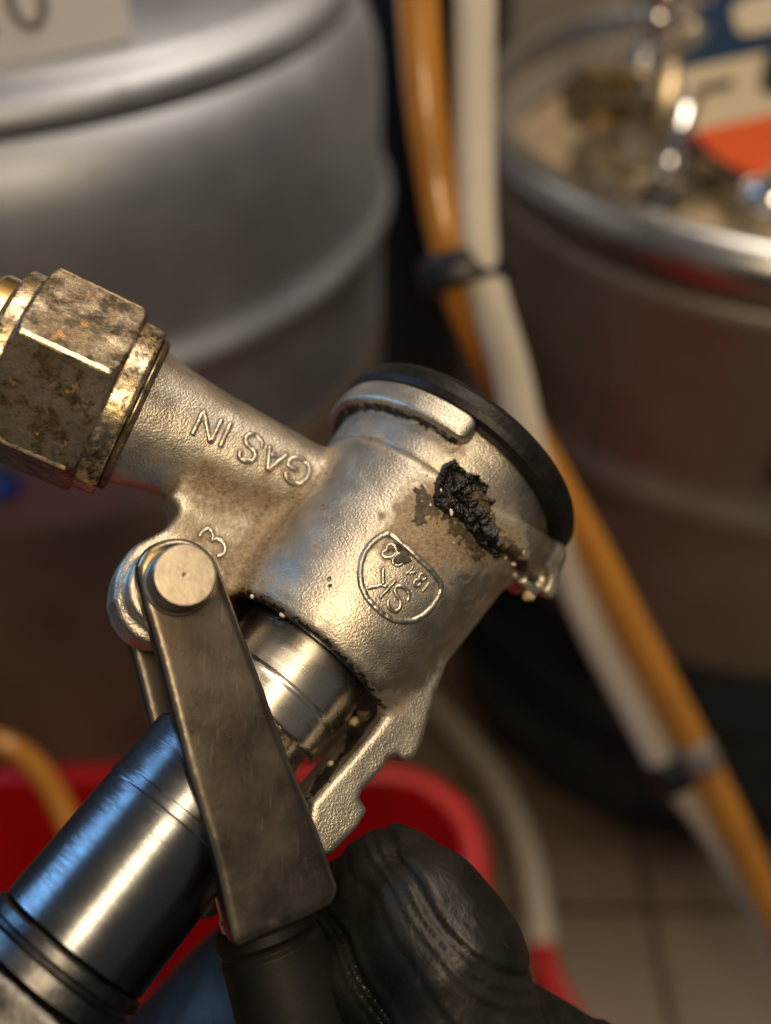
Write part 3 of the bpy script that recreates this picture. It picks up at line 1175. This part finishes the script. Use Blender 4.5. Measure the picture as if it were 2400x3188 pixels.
attr(arm_me, 'grime_shade', np.clip(adk, 0, 1))
attr(arm_me, 'wear', np.exp(-((arm_d + 9) / 7.0) ** 2) * front)
link('lever_arm', arm_me, M['lever'], root)
far = link('lever_arm', arm_me, M['lever'], root)
far.location = Vector(-NP * (2 * HALF - LT) * S)
pf = basis(NP)
from_bm('pivot_pin', lathe_bm(PB, NP, [(-640, 0), (-640, 84), (-600, 90), (0, 84), (3, 96), (3, 100), (14, 100), (20, 92), (126, 90), (132, 87), (134, 84), (134.1, 82.5), (134.2, 50), (134.2, 8), (132, 4), (131, 0)], 64, S), M['pin'], root, angle=40)
LP0 = on_plane(560, 1800, PB, NP)
LP1 = on_plane(890, 2880, PB, NP)
LD = unit(LP1 - LP0)
mid = LP1 - NP * HALF
# cross block, brass collar and black grip on the lever end
bm = lathe_bm(mid, LD, [(-150, 0), (-150, 120), (-20, 126), (-12, 132), (22, 132), (30, 122), (34, 0)], 64, S)
from_bm('grip_collar', bm, M['brass'], root, angle=40)
from_bm('grip', lathe_bm(mid, LD, [(26, 0), (28, 150), (44, 160), (70, 162), (84, 152), (96, 150), (112, 160), (300, 168), (700, 176), (900, 170), (940, 120), (950, 0)], 64, S), M['grip'], root, angle=50)

# beer nut at the lower end of the probe
bn = hex_sdf(C0, AX, E2 * .9 + E1 * .35, 330, -1560, -1195, 22)
cB = C0 + AX * -1380
bn_me, _, _ = sdf_mesh('beer_nut', bn, cB - 430, cB + 430, 9, 1)
link('beer_nut', bn_me, M['bnut'], root)


# ------------------------------------------------------------------ gloved hand
def capsule(X, Y, Z, a, b, ra, rb):
    ba = b - a
    l2 = ba @ ba
    h = np.clip(((X - a[0]) * ba[0] + (Y - a[1]) * ba[1] + (Z - a[2]) * ba[2]) / l2, 0, 1)
    d = np.sqrt((X - a[0] - ba[0] * h) ** 2 + (Y - a[1] - ba[1] * h) ** 2 + (Z - a[2] - ba[2] * h) ** 2)
    return d - (ra + (rb - ra) * h)


def hand_fn(X, Y, Z):
    def chain(pts):
        d = None
        for (p, r), (q, s) in zip(pts, pts[1:]):
            c = capsule(X, Y, Z, P(*p), P(*q), r, s)
            d = c if d is None else smin(d, c, 60)
        return d
    # index finger hooked over the guide: tip tucks behind the lever
    idx = chain([((1010, 3010, -330), 150), ((1110, 2840, -170), 165), ((1228, 2782, -60), 192), ((1330, 3000, -60), 200), ((1400, 3420, -80), 225)])
    # middle finger in front of it
    mid_ = chain([((960, 3290, -250), 165), ((1170, 3030, 10), 165), ((1322, 2846, 45), 192), ((1392, 2990, 85), 228), ((1430, 3200, 100), 238), ((1520, 3600, 90), 262)])
    rng = chain([((900, 3620, -200), 170), ((1160, 3440, 60), 190), ((1340, 3400, 130), 215), ((1420, 3800, 110), 235)])
    lit = chain([((880, 3950, -200), 150), ((1130, 3780, 40), 165), ((1330, 3760, 100), 190), ((1440, 4050, 60), 210)])
    palm = chain([((1590, 3330, -150), 270), ((1830, 3490, -170), 285), ((1760, 3700, -170), 300), ((1640, 4100, -160), 320)])
    palm_fill = chain([((1500, 3900, -400), 250), ((1250, 3500, -880), 470), ((900, 3300, -900), 570), ((520, 3520, -900), 450)])  # enlarged palm mass, added to keep the lower left black
    d = smin(idx, mid_, 22)
    d = smin(d, rng, 16)
    d = smin(d, lit, 16)
    d = smin(d, palm, 90)
    d = smin(d, palm_fill, 90)
    wr = P(1750, 4700, -200)
    d = smin(d, capsule(X, Y, Z, P(1660, 4000, -200), wr, 360, 260), 140)
    # folds of the rubber across the joints
    t1 = ((X - P(1345, 2905, 95)[0]) * .55 + (Y - P(1345, 2905, 95)[1]) * .83)
    t2 = ((X - P(1240, 2775, -60)[0]) * .35 - (Y - P(1240, 2775, -60)[1]) * .94)
    t3 = (X - P(1345, 2905, 95)[0]) * .83 - (Y - P(1345, 2905, 95)[1]) * .55
    wob = 22 * np.sin(t3 * .009 + .6) + 9 * np.sin(X * .021 + Y * .017) + 6 * np.sin(Z * .03 - Y * .011)
    for off, dep, wid in ((95, 13, 13), (58, 8, 9), (20, 6, 9), (-70, 5, 10), (-215, 12, 14), (-250, 8, 10), (-290, 5, 9)):
        q = t1 - off + wob * (1 if off > 0 else 1.8) + .10 * t3
        d = d + dep * np.exp(-(q / wid) ** 2) - dep * .5 * np.exp(-((q - 2.2 * wid) / (1.3 * wid)) ** 2)
    # long pinch folds running down the finger
    for off, dep, wid in ((-95, 7, 12), (70, 5, 11)):
        q = t3 - off + 16 * np.sin(t1 * .012 + off) + .2 * t1
        d = d + dep * np.exp(-(q / wid) ** 2) * np.exp(-((t1 + 190) / 120) ** 2)
    d = d + 2.2 * np.sin(X * .030 + 2 * np.sin(Y * .012)) * np.sin(Y * .023 + Z * .02)
    return d.astype(np.float32)


h_me, _, _ = sdf_mesh('gloved_hand', hand_fn, (-1900, -3350, -1640), (1150, -850, 480), 9.5, 2)
hand = link('gloved_hand', h_me, M['glove'], None)
hand.location = root.location
hand.rotation_euler = root.rotation_euler
tag(hand, 'hand in a black rubber glove gripping the lever of the keg coupler', 'hand')


# ------------------------------------------------------------------ the cellar behind (metres, z up)
def wp(u, v, depth):
    return np.array(CAM + CR @ Vector(((u - 1200) / D * depth, (1594 - v) / D * depth, -depth)))


def on_floor(u, v, z=0.0):
    d = np.array(CR @ Vector(((u - 1200) / D, (1594 - v) / D, -1)))
    k = (z - CAM.z) / d[2]
    return np.array(CAM) + d * k


def grid_obj(name, x0, x1, y0, y1, z, mat):
    bm = bmesh.new()
    vs = [bm.verts.new(p) for p in ((x0, y0, z), (x1, y0, z), (x1, y1, z), (x0, y1, z))]
    bm.faces.new(vs)
    return from_bm(name, bm, mat, smooth=False)


fl = grid_obj('floor', -2.5, 2.5, -2.5, 1.6, -.004, M['grout'])
tag(fl, kind='structure')
bm = bmesh.new()
bmesh.ops.create_cube(bm, size=1)
for v_ in bm.verts:
    v_.co = Vector((v_.co.x * .096, v_.co.y * .096, v_.co.z * .008 - .004))
bmesh.ops.bevel(bm, geom=[e for e in bm.edges if all(v_.co.z > -.002 for v_ in e.verts)], offset=.0015, segments=1, affect='EDGES')
tile_me = bpy.data.meshes.new('tile')
bm.to_mesh(tile_me)
bm.free()
tile_me.materials.append(M['tile'])
for i in range(-6, 8):
    for j in range(-3, 13):
        o = bpy.data.objects.new('tile', tile_me)
        C.objects.link(o)
        o.location = (i * .1 + .035, j * .1, random.uniform(-.0006, .0006))
        o.parent = fl
bm = bmesh.new()
vs = [bm.verts.new(p) for p in ((-2.5, 1.25, -.01), (2.5, 1.25, -.01), (2.5, 1.25, 2.4), (-2.5, 1.25, 2.4))]
bm.faces.new(vs)
wl = from_bm('wall', bm, M['wall'], smooth=False)
tag(wl, kind='structure')


def arc(c, r, a0, a1, n=6):
    return [(c[1] + r * math.sin(math.radians(a0 + (a1 - a0) * i / n)), c[0] + r * math.cos(math.radians(a0 + (a1 - a0) * i / n))) for i in range(n + 1)]


# left keg
K1 = (-.198, .517)
k1 = empty('beer_keg', (K1[0], K1[1], 0))
tag(k1, 'large pale steel beer keg with a white sticker on its neck', 'keg', 'beer kegs')


def ribbed(z0, z1, R, ribs, h=.007, wd=.011, n=60):
    out = []
    for i in range(n + 1):
        z = z0 + (z1 - z0) * i / n
        out.append((z, R + sum(h * math.exp(-((z - q) / wd) ** 2) for q in ribs)))
    return out


zs = .551
prof = ribbed(.385, .50, .1955, (.452,), .006, .008, 60) + [(.512, .1952), (.526, .1940), (.536, .191), (.543, .187), (.548, .182)]
from_bm('keg_body', lathe_bm((0, 0, 0), (0, 0, 1), prof, 160), M['keg'], k1)
from_bm('base', lathe_bm((0, 0, 0), (0, 0, 1), [(.0, .165), (.0, .185), (.01, .190), (.05, .188), (.09, .194)] + ribbed(.10, .38, .1955, (.19,), .008, .012, 40) + [(.386, .1957), (.388, .193)], 160), M['kegbrown'], k1)  # lower keg wall, its dull reflections painted as brown
from_bm('keg_neck', lathe_bm((0, 0, 0), (0, 0, 1), [(.546, .178), (.549, .1815), (.554, .1825), (.559, .1800), (.562, .174), (.5645, .1655), (.60, .163), (.64, .163), (.655, .166), (.664, .172), (.668, .166), (.66, .158), (.6, .157), (.585, .10), (.59, .0)], 160), M['keg'], k1)


def curved_patch(name, R, a0, a1, zfun0, zfun1, mat, parent, n=30, m=6, thick=.0006):
    bm = bmesh.new()
    g = []
    for i in range(n + 1):
        a = a0 + (a1 - a0) * i / n
        z0, z1 = zfun0(a), zfun1(a)
        g.append([bm.verts.new((R * math.sin(a), -R * math.cos(a), z0 + (z1 - z0) * j / m)) for j in range(m + 1)])
    for i in range(n):
        for j in range(m):
            bm.faces.new((g[i][j], g[i + 1][j], g[i + 1][j + 1], g[i][j + 1]))
    r = bmesh.ops.extrude_face_region(bm, geom=bm.faces[:])
    for e in r['geom']:
        if isinstance(e, bmesh.types.BMVert):
            e.co.x *= (R + thick) / R
            e.co.y *= (R + thick) / R
    return from_bm(name, bm, mat, parent, smooth=False)


stk = curved_patch('sticker', .1650, -.35, .70, lambda a: .5685, lambda a: .634, M['paper'], k1)


def text_mesh(body_, size):
    cu = bpy.data.curves.new('t', 'FONT')
    cu.body = body_
    cu.size = size
    cu.extrude = .0002
    cu.resolution_u = 4
    o = bpy.data.objects.new('t', cu)
    C.objects.link(o)
    dg = bpy.context.evaluated_depsgraph_get()
    me = bpy.data.meshes.new_from_object(o.evaluated_get(dg))
    bpy.data.objects.remove(o)
    return me


def text_on_cyl(ch, size, R, a0, z0, parent):
    me = text_mesh(ch, size)
    for v_ in me.vertices:
        a = a0 + v_.co.x / R
        rr = R + .0003 + max(0, v_.co.z)
        v_.co = (rr * math.sin(a), -rr * math.cos(a), z0 + v_.co.y)
    me.materials.clear()
    return link('digit', me, M['ink'], parent, smooth=False)


for ch, a0 in (('5', .21), ('2', .325), ('0', .44)):
    text_on_cyl(ch, .032, .1658, a0, .5775, stk)

# right keg
K2 = (.247, .586)
k2 = empty('beer_keg', (K2[0], K2[1], 0))
tag(k2, 'dark worn beer keg with black base and a coupler fitted on its top', 'keg', 'beer kegs')
k2.scale = (1, 1, 1.012)
from_bm('keg_body', lathe_bm((0, 0, 0), (0, 0, 1), ribbed(.20, .43, .192, (.315,), .006, .012) + [(.437, .191), (.441, .186), (.441, .17)], 160), M['keg2'], k2)
from_bm('rim', lathe_bm((0, 0, 0), (0, 0, 1), [(.436, .182), (.438, .192), (.446, .198), (.456, .2005), (.464, .199), (.470, .193), (.471, .187), (.466, .182), (.45, .180), (.436, .182)], 160), M['kegrim'], k2)
from_bm('top_dome', lathe_bm((0, 0, 0), (0, 0, 1), [(.437, .183), (.435, .17), (.444, .14), (.452, .10), (.456, .05), (.457, .0)], 120), M['kegtop'], k2)
from_bm('base', lathe_bm((0, 0, 0), (0, 0, 1), [(0, .16), (0, .180), (.008, .188), (.05, .190)] + ribbed(.06, .20, .191, (.09, .155), .010, .016, 40) + [(.203, .192)], 160), M['kegblack'], k2)
curved_patch('sticker', .1925, -.28, .5, lambda a: .345, lambda a: .412, M['maroon'], k2)  # plain dark maroon patch over part of the keg wall

# coupler on the right keg
c2 = empty('keg_coupler', (.148, .548, .444), (0, 0, math.radians(8)))
tag(c2, 'blurred coupler with brass nut clamped on top of the right keg', 'keg coupler')
z = (0, 0, 1)
from_bm('collar', lathe_bm((0, 0, 0), z, [(0, .0), (0, .045), (.012, .047), (.02, .040), (.02, 0)], 48), M['brown_metal'], c2)
from_bm('body', lathe_bm((0, 0, 0), z, [(.018, .030), (.03, .026), (.065, .024), (.07, .018), (.085, .016), (.088, 0)], 48), M['brown_metal'], c2)
bm = tube_bm([(0, 0, .05), (-.02, -.012, .055), (-.040, -.024, .058)], [.013, .012, .013], 20)
from_bm('gas_inlet', bm, M['brown_metal'], c2)
bm = tube_bm([(-.036, -.022, .058), (-.058, -.034, .060)], .015, 6)
from_bm('gas_nut', bm, M['brass'], c2, smooth=False)
bm = tube_bm([(.0, -.028, .06), (-.012, -.046, .034), (-.018, -.056, .016)], [.008, .007, .006], 12)
from_bm('lever_arm', bm, M['chrome'], c2)
bm = tube_bm([(-.017, -.054, .019), (-.024, -.066, .004)], .009, 12)
from_bm('grip', bm, M['blackplastic'], c2)
bm = tube_bm([(.02, -.07, .012), (.055, -.06, .018), (.09, -.05, .012)], [.016, .018, .016], 20)
from_bm('outlet', bm, M['chrome'], c2)
# ribbed chrome riser
rs = [np.array((-.028 + .03 * t_, -.03 + .0 * t_, .075 + .14 * t_)) for t_ in np.linspace(0, 1, 60)]
rr = [.0085 + .0035 * math.cos(i * .9) + (.008 if 8 < i < 20 else 0) for i in range(60)]
ris = from_bm('riser', tube_bm(rs, rr, 20), M['chrome'], c2)
ris['label'] = 'ribbed chrome riser pipe'

# round badge, upright on the keg top
bc = wp(2420, 235, .51)
bd = empty('round_badge', bc, (math.radians(54), math.radians(-10), math.radians(6)))
tag(bd, 'round beer badge, navy above a cream band and orange below', 'badge')
RB = .050


def disc(name, poly, z0, z1, mat):
    bm = bmesh.new()
    a_ = [bm.verts.new((x, y, z0)) for x, y in poly]
    b_ = [bm.verts.new((x, y, z1)) for x, y in poly]
    bm.faces.new(b_)
    bm.faces.new(a_[::-1])
    for i in range(len(poly)):
        j = (i + 1) % len(poly)
        bm.faces.new((a_[i], a_[j], b_[j], b_[i]))
    return from_bm(name, bm, mat, bd, smooth=False)


def chord(y0, y1, n=40, R=RB * .97):
    pts = []
    for s in (1, -1):
        for i in range(n + 1):
            y = y0 + (y1 - y0) * (i / n if s > 0 else 1 - i / n)
            pts.append((s * math.sqrt(max(0, R * R - y * y)), y))
    return pts


disc('plate', [(RB * math.cos(i * math.pi / 32), RB * math.sin(i * math.pi / 32)) for i in range(64)], -.004, 0, M['badge_navy'])
disc('cream_band', chord(-.018, .012), 0, .0008, M['badge_cream'])
disc('orange_field', chord(-RB * .96, -.018), 0, .0010, M['badge_orange'])
def blob(pts):
    q = [np.array(p, float) for p in pts]
    return [tuple(p) for p in catmull([q[-1]] + q + [q[0]], 5)][5:-1]


disc('pale_mark', blob([(-.016, .024), (.0, .022), (.020, .026), (.022, .036), (.0, .039), (-.016, .036)]), 0, .0012, M['badge_cream'])
disc('dark_mark', blob([(-.010, -.004), (.010, -.012), (.034, -.012), (.038, .008), (.02, .014), (-.002, .013)]), .0006, .0016, M['badge_dark'])
disc('dark_mark', [(-.038, -.001), (-.022, -.001), (-.022, .003), (-.038, .003)], .0006, .0014, M['badge_dark'])

# dark gas cylinder behind, between the kegs
gc = empty('gas_cylinder', (.035, .97, 0))
tag(gc, 'dark navy gas cylinder standing in the gap between the two kegs', 'gas cylinder')
from_bm('tank', lathe_bm((0, 0, 0), z, [(0, 0), (0, .07), (.01, .076), (.50, .076), (.56, .070), (.60, .052), (.62, .03), (.64, .028), (.64, 0)], 64), M['navy'], gc)
from_bm('valve', lathe_bm((0, 0, 0), z, [(.64, 0), (.64, .018), (.68, .018), (.69, .026), (.71, .026), (.72, 0)], 24), M['brass'], gc)


# hoses
def hose(name, pts, r, mat, label, cat='hose', n=10):
    o = from_bm(name, tube_bm(catmull(pts, n), r, 20), mat)
    return tag(o, label, cat)


am = [wp(*p) for p in ((1290, -200, .352), (1300, 0, .355), (1322, 300, .362), (1358, 560, .37), (1398, 770, .375), (1450, 960, .388), (1555, 1180, .41), (1690, 1430, .422), (1840, 1700, .43),
                       (1990, 1990, .437), (2120, 2240, .445), (2250, 2500, .455), (2410, 2840, .47), (2560, 3180, .49))]
wh = [wp(*p) for p in ((1478, -200, .352), (1478, 0, .355), (1476, 300, .362), (1478, 560, .368), (1488, 770, .372), (1530, 960, .378), (1590, 1160, .388), (1650, 1420, .402), (1742, 1700, .432),
                       (1850, 1960, .446), (1970, 2190, .455), (2085, 2400, .464), (2242, 2610, .482), (2398, 2880, .505), (2550, 3180, .53))]
hose('amber_hose', am, .0074, M['amber'], 'translucent amber hose hanging beside the ivory hose between the kegs')
hose('ivory_hose', wh, .0074, M['ivory'], 'ivory braided hose hanging beside the amber hose between the kegs')


def clip(u, v, depth, du, dv, sx, sy, mat, label):
    c = wp(u, v, depth)
    bm = bmesh.new()
    d = np.array(CR @ Vector((du, -dv, 0)))
    # band round the hose: squat oval tube
    x_, y_, z_ = basis(d)
    xx = np.array(CR @ Vector((dv, du, 0)))
    xx = unit(xx)
    zz = unit(d)
    yy = np.cross(zz, xx)
    prof = []
    n = 40
    for t_ in (-sy, -sy * .8, sy * .8, sy):
        k = .93 if abs(t_) == sy else 1.0
        prof.append([bm.verts.new(c + zz * t_ + xx * math.cos(2 * math.pi * i / n) * sx * k + yy * math.sin(2 * math.pi * i / n) * .0112 * k) for i in range(n)])
    for a_, b_ in zip(prof, prof[1:]):
        for i in range(n):
            bm.faces.new((a_[i], a_[(i + 1) % n], b_[(i + 1) % n], b_[i]))
    bm.faces.new(prof[0][::-1])
    bm.faces.new(prof[-1])
    return tag(from_bm('hose_clip', bm, mat), label, 'clip', 'hose clips')


clip(1448, 842, .377, .2, 1, .0172, .0062, M['blackplastic'], 'black clip binding the amber and ivory hoses together near the keg rim')
clip(2085, 2405, .463, .45, .89, .0105, .0075, M['blackplastic'], 'black clip round the lower end of the ivory hose')
clip(2170, 2350, .449, .45, .89, .0088, .0065, M['greyclip'], 'grey clip round the amber hose near the floor')

w2 = [on_floor(u, v, .010) for u, v in ((1150, 2020), (1290, 2130), (1420, 2270), (1540, 2420), (1625, 2600), (1672, 2800), (1690, 2960))]
hose('ivory_hose', w2, .0092, M['ivory'], 'ivory hose curving across the floor around the red tub')
w3 = [on_floor(u, v, .011) for u, v in ((1688, 2950), (1700, 3020), (1740, 3110), (1800, 3230))]
hose('red_sleeve', w3, .0092, M['red'], 'red sleeve on the end of the floor hose beside the glove', 'sleeve')
w4 = [on_floor(u, v, .010) for u, v in ((2180, 2385), (2300, 2352), (2450, 2335), (2700, 2330))]
hose('ivory_hose', w4, .0100, M['ivory'], 'short pale hose on the floor at the right edge')
w5 = [wp(*p) for p in ((-300, 2250, .47), (-120, 2285, .47), (20, 2320, .47), (110, 2385, .475), (180, 2490, .48), (240, 2620, .48))]
hose('amber_hose', w5, .0055, M['amber'], 'short amber hose dipping into the red tub at the left edge')

# red tub: rounded rectangle with a rolled rim
TZ = .215
tl = on_floor(-900, 2372, TZ)
trr = on_floor(1535, 2850, TZ)
tx0, tx1, ty1 = -.26, trr[0], tl[1]
ty0 = ty1 - .24
bk = empty('red_tub', ((tx0 + tx1) / 2, (ty0 + ty1) / 2, 0))
tag(bk, 'red plastic tub on the floor behind the probe and glove', 'tub')


def rrect(hx_, hy_, r, z_, n=10):
    out = []
    for cx, cy, a0 in ((hx_ - r, hy_ - r, 0), (-hx_ + r, hy_ - r, 90), (-hx_ + r, -hy_ + r, 180), (hx_ - r, -hy_ + r, 270)):
        for i in range(n + 1):
            a_ = math.radians(a0 + 90 * i / n)
            out.append((cx + r * math.cos(a_), cy + r * math.sin(a_), z_))
    return out


def loft(name, loops, mat, parent, close=True):
    bm = bmesh.new()
    rings = [[bm.verts.new(p) for p in l] for l in loops]
    n = len(rings[0])
    for a_, b_ in zip(rings, rings[1:]):
        for i in range(n):
            bm.faces.new((a_[i], a_[(i + 1) % n], b_[(i + 1) % n], b_[i]))
    if close:
        bm.faces.new(rings[0][::-1])
        bm.faces.new(rings[-1])
    return from_bm(name, bm, mat, parent, angle=50)


HX, HY, RC = (tx1 - tx0) / 2, (ty1 - ty0) / 2, .055


def rr_(d, z_):
    return rrect(HX - d, HY - d, max(.01, RC - d), z_)


loft('shell', [rr_(.034, 0), rr_(.030, .004), rr_(.012, TZ - .02), rr_(.009, TZ - .006), rr_(.013, TZ - .006), rr_(.034, .010)], M['red'], bk)
loft('rim', [rr_(.009, TZ - .016), rr_(.001, TZ - .014), rr_(-.001, TZ - .006), rr_(.001, TZ), rr_(.006, TZ + .003), rr_(.012, TZ + .001), rr_(.0145, TZ - .006), rr_(.013, TZ - .014)], M['red'], bk, close=False)

# small blue tag on the keg wall, far left
bl = wp(-40, 1500, .43)
bm = bmesh.new()
bmesh.ops.create_cube(bm, size=1)
for v_ in bm.verts:
    v_.co = Vector((v_.co.x * .03, v_.co.y * .02, v_.co.z * .012))
bmesh.ops.bevel(bm, geom=bm.edges[:], offset=.004, segments=3, affect='EDGES')
ob = from_bm('keg_tag', bm, M['blue'])
ob.location = bl
tag(ob, 'small blue plastic tag on the large keg at the left edge under the gas nut', 'tag')
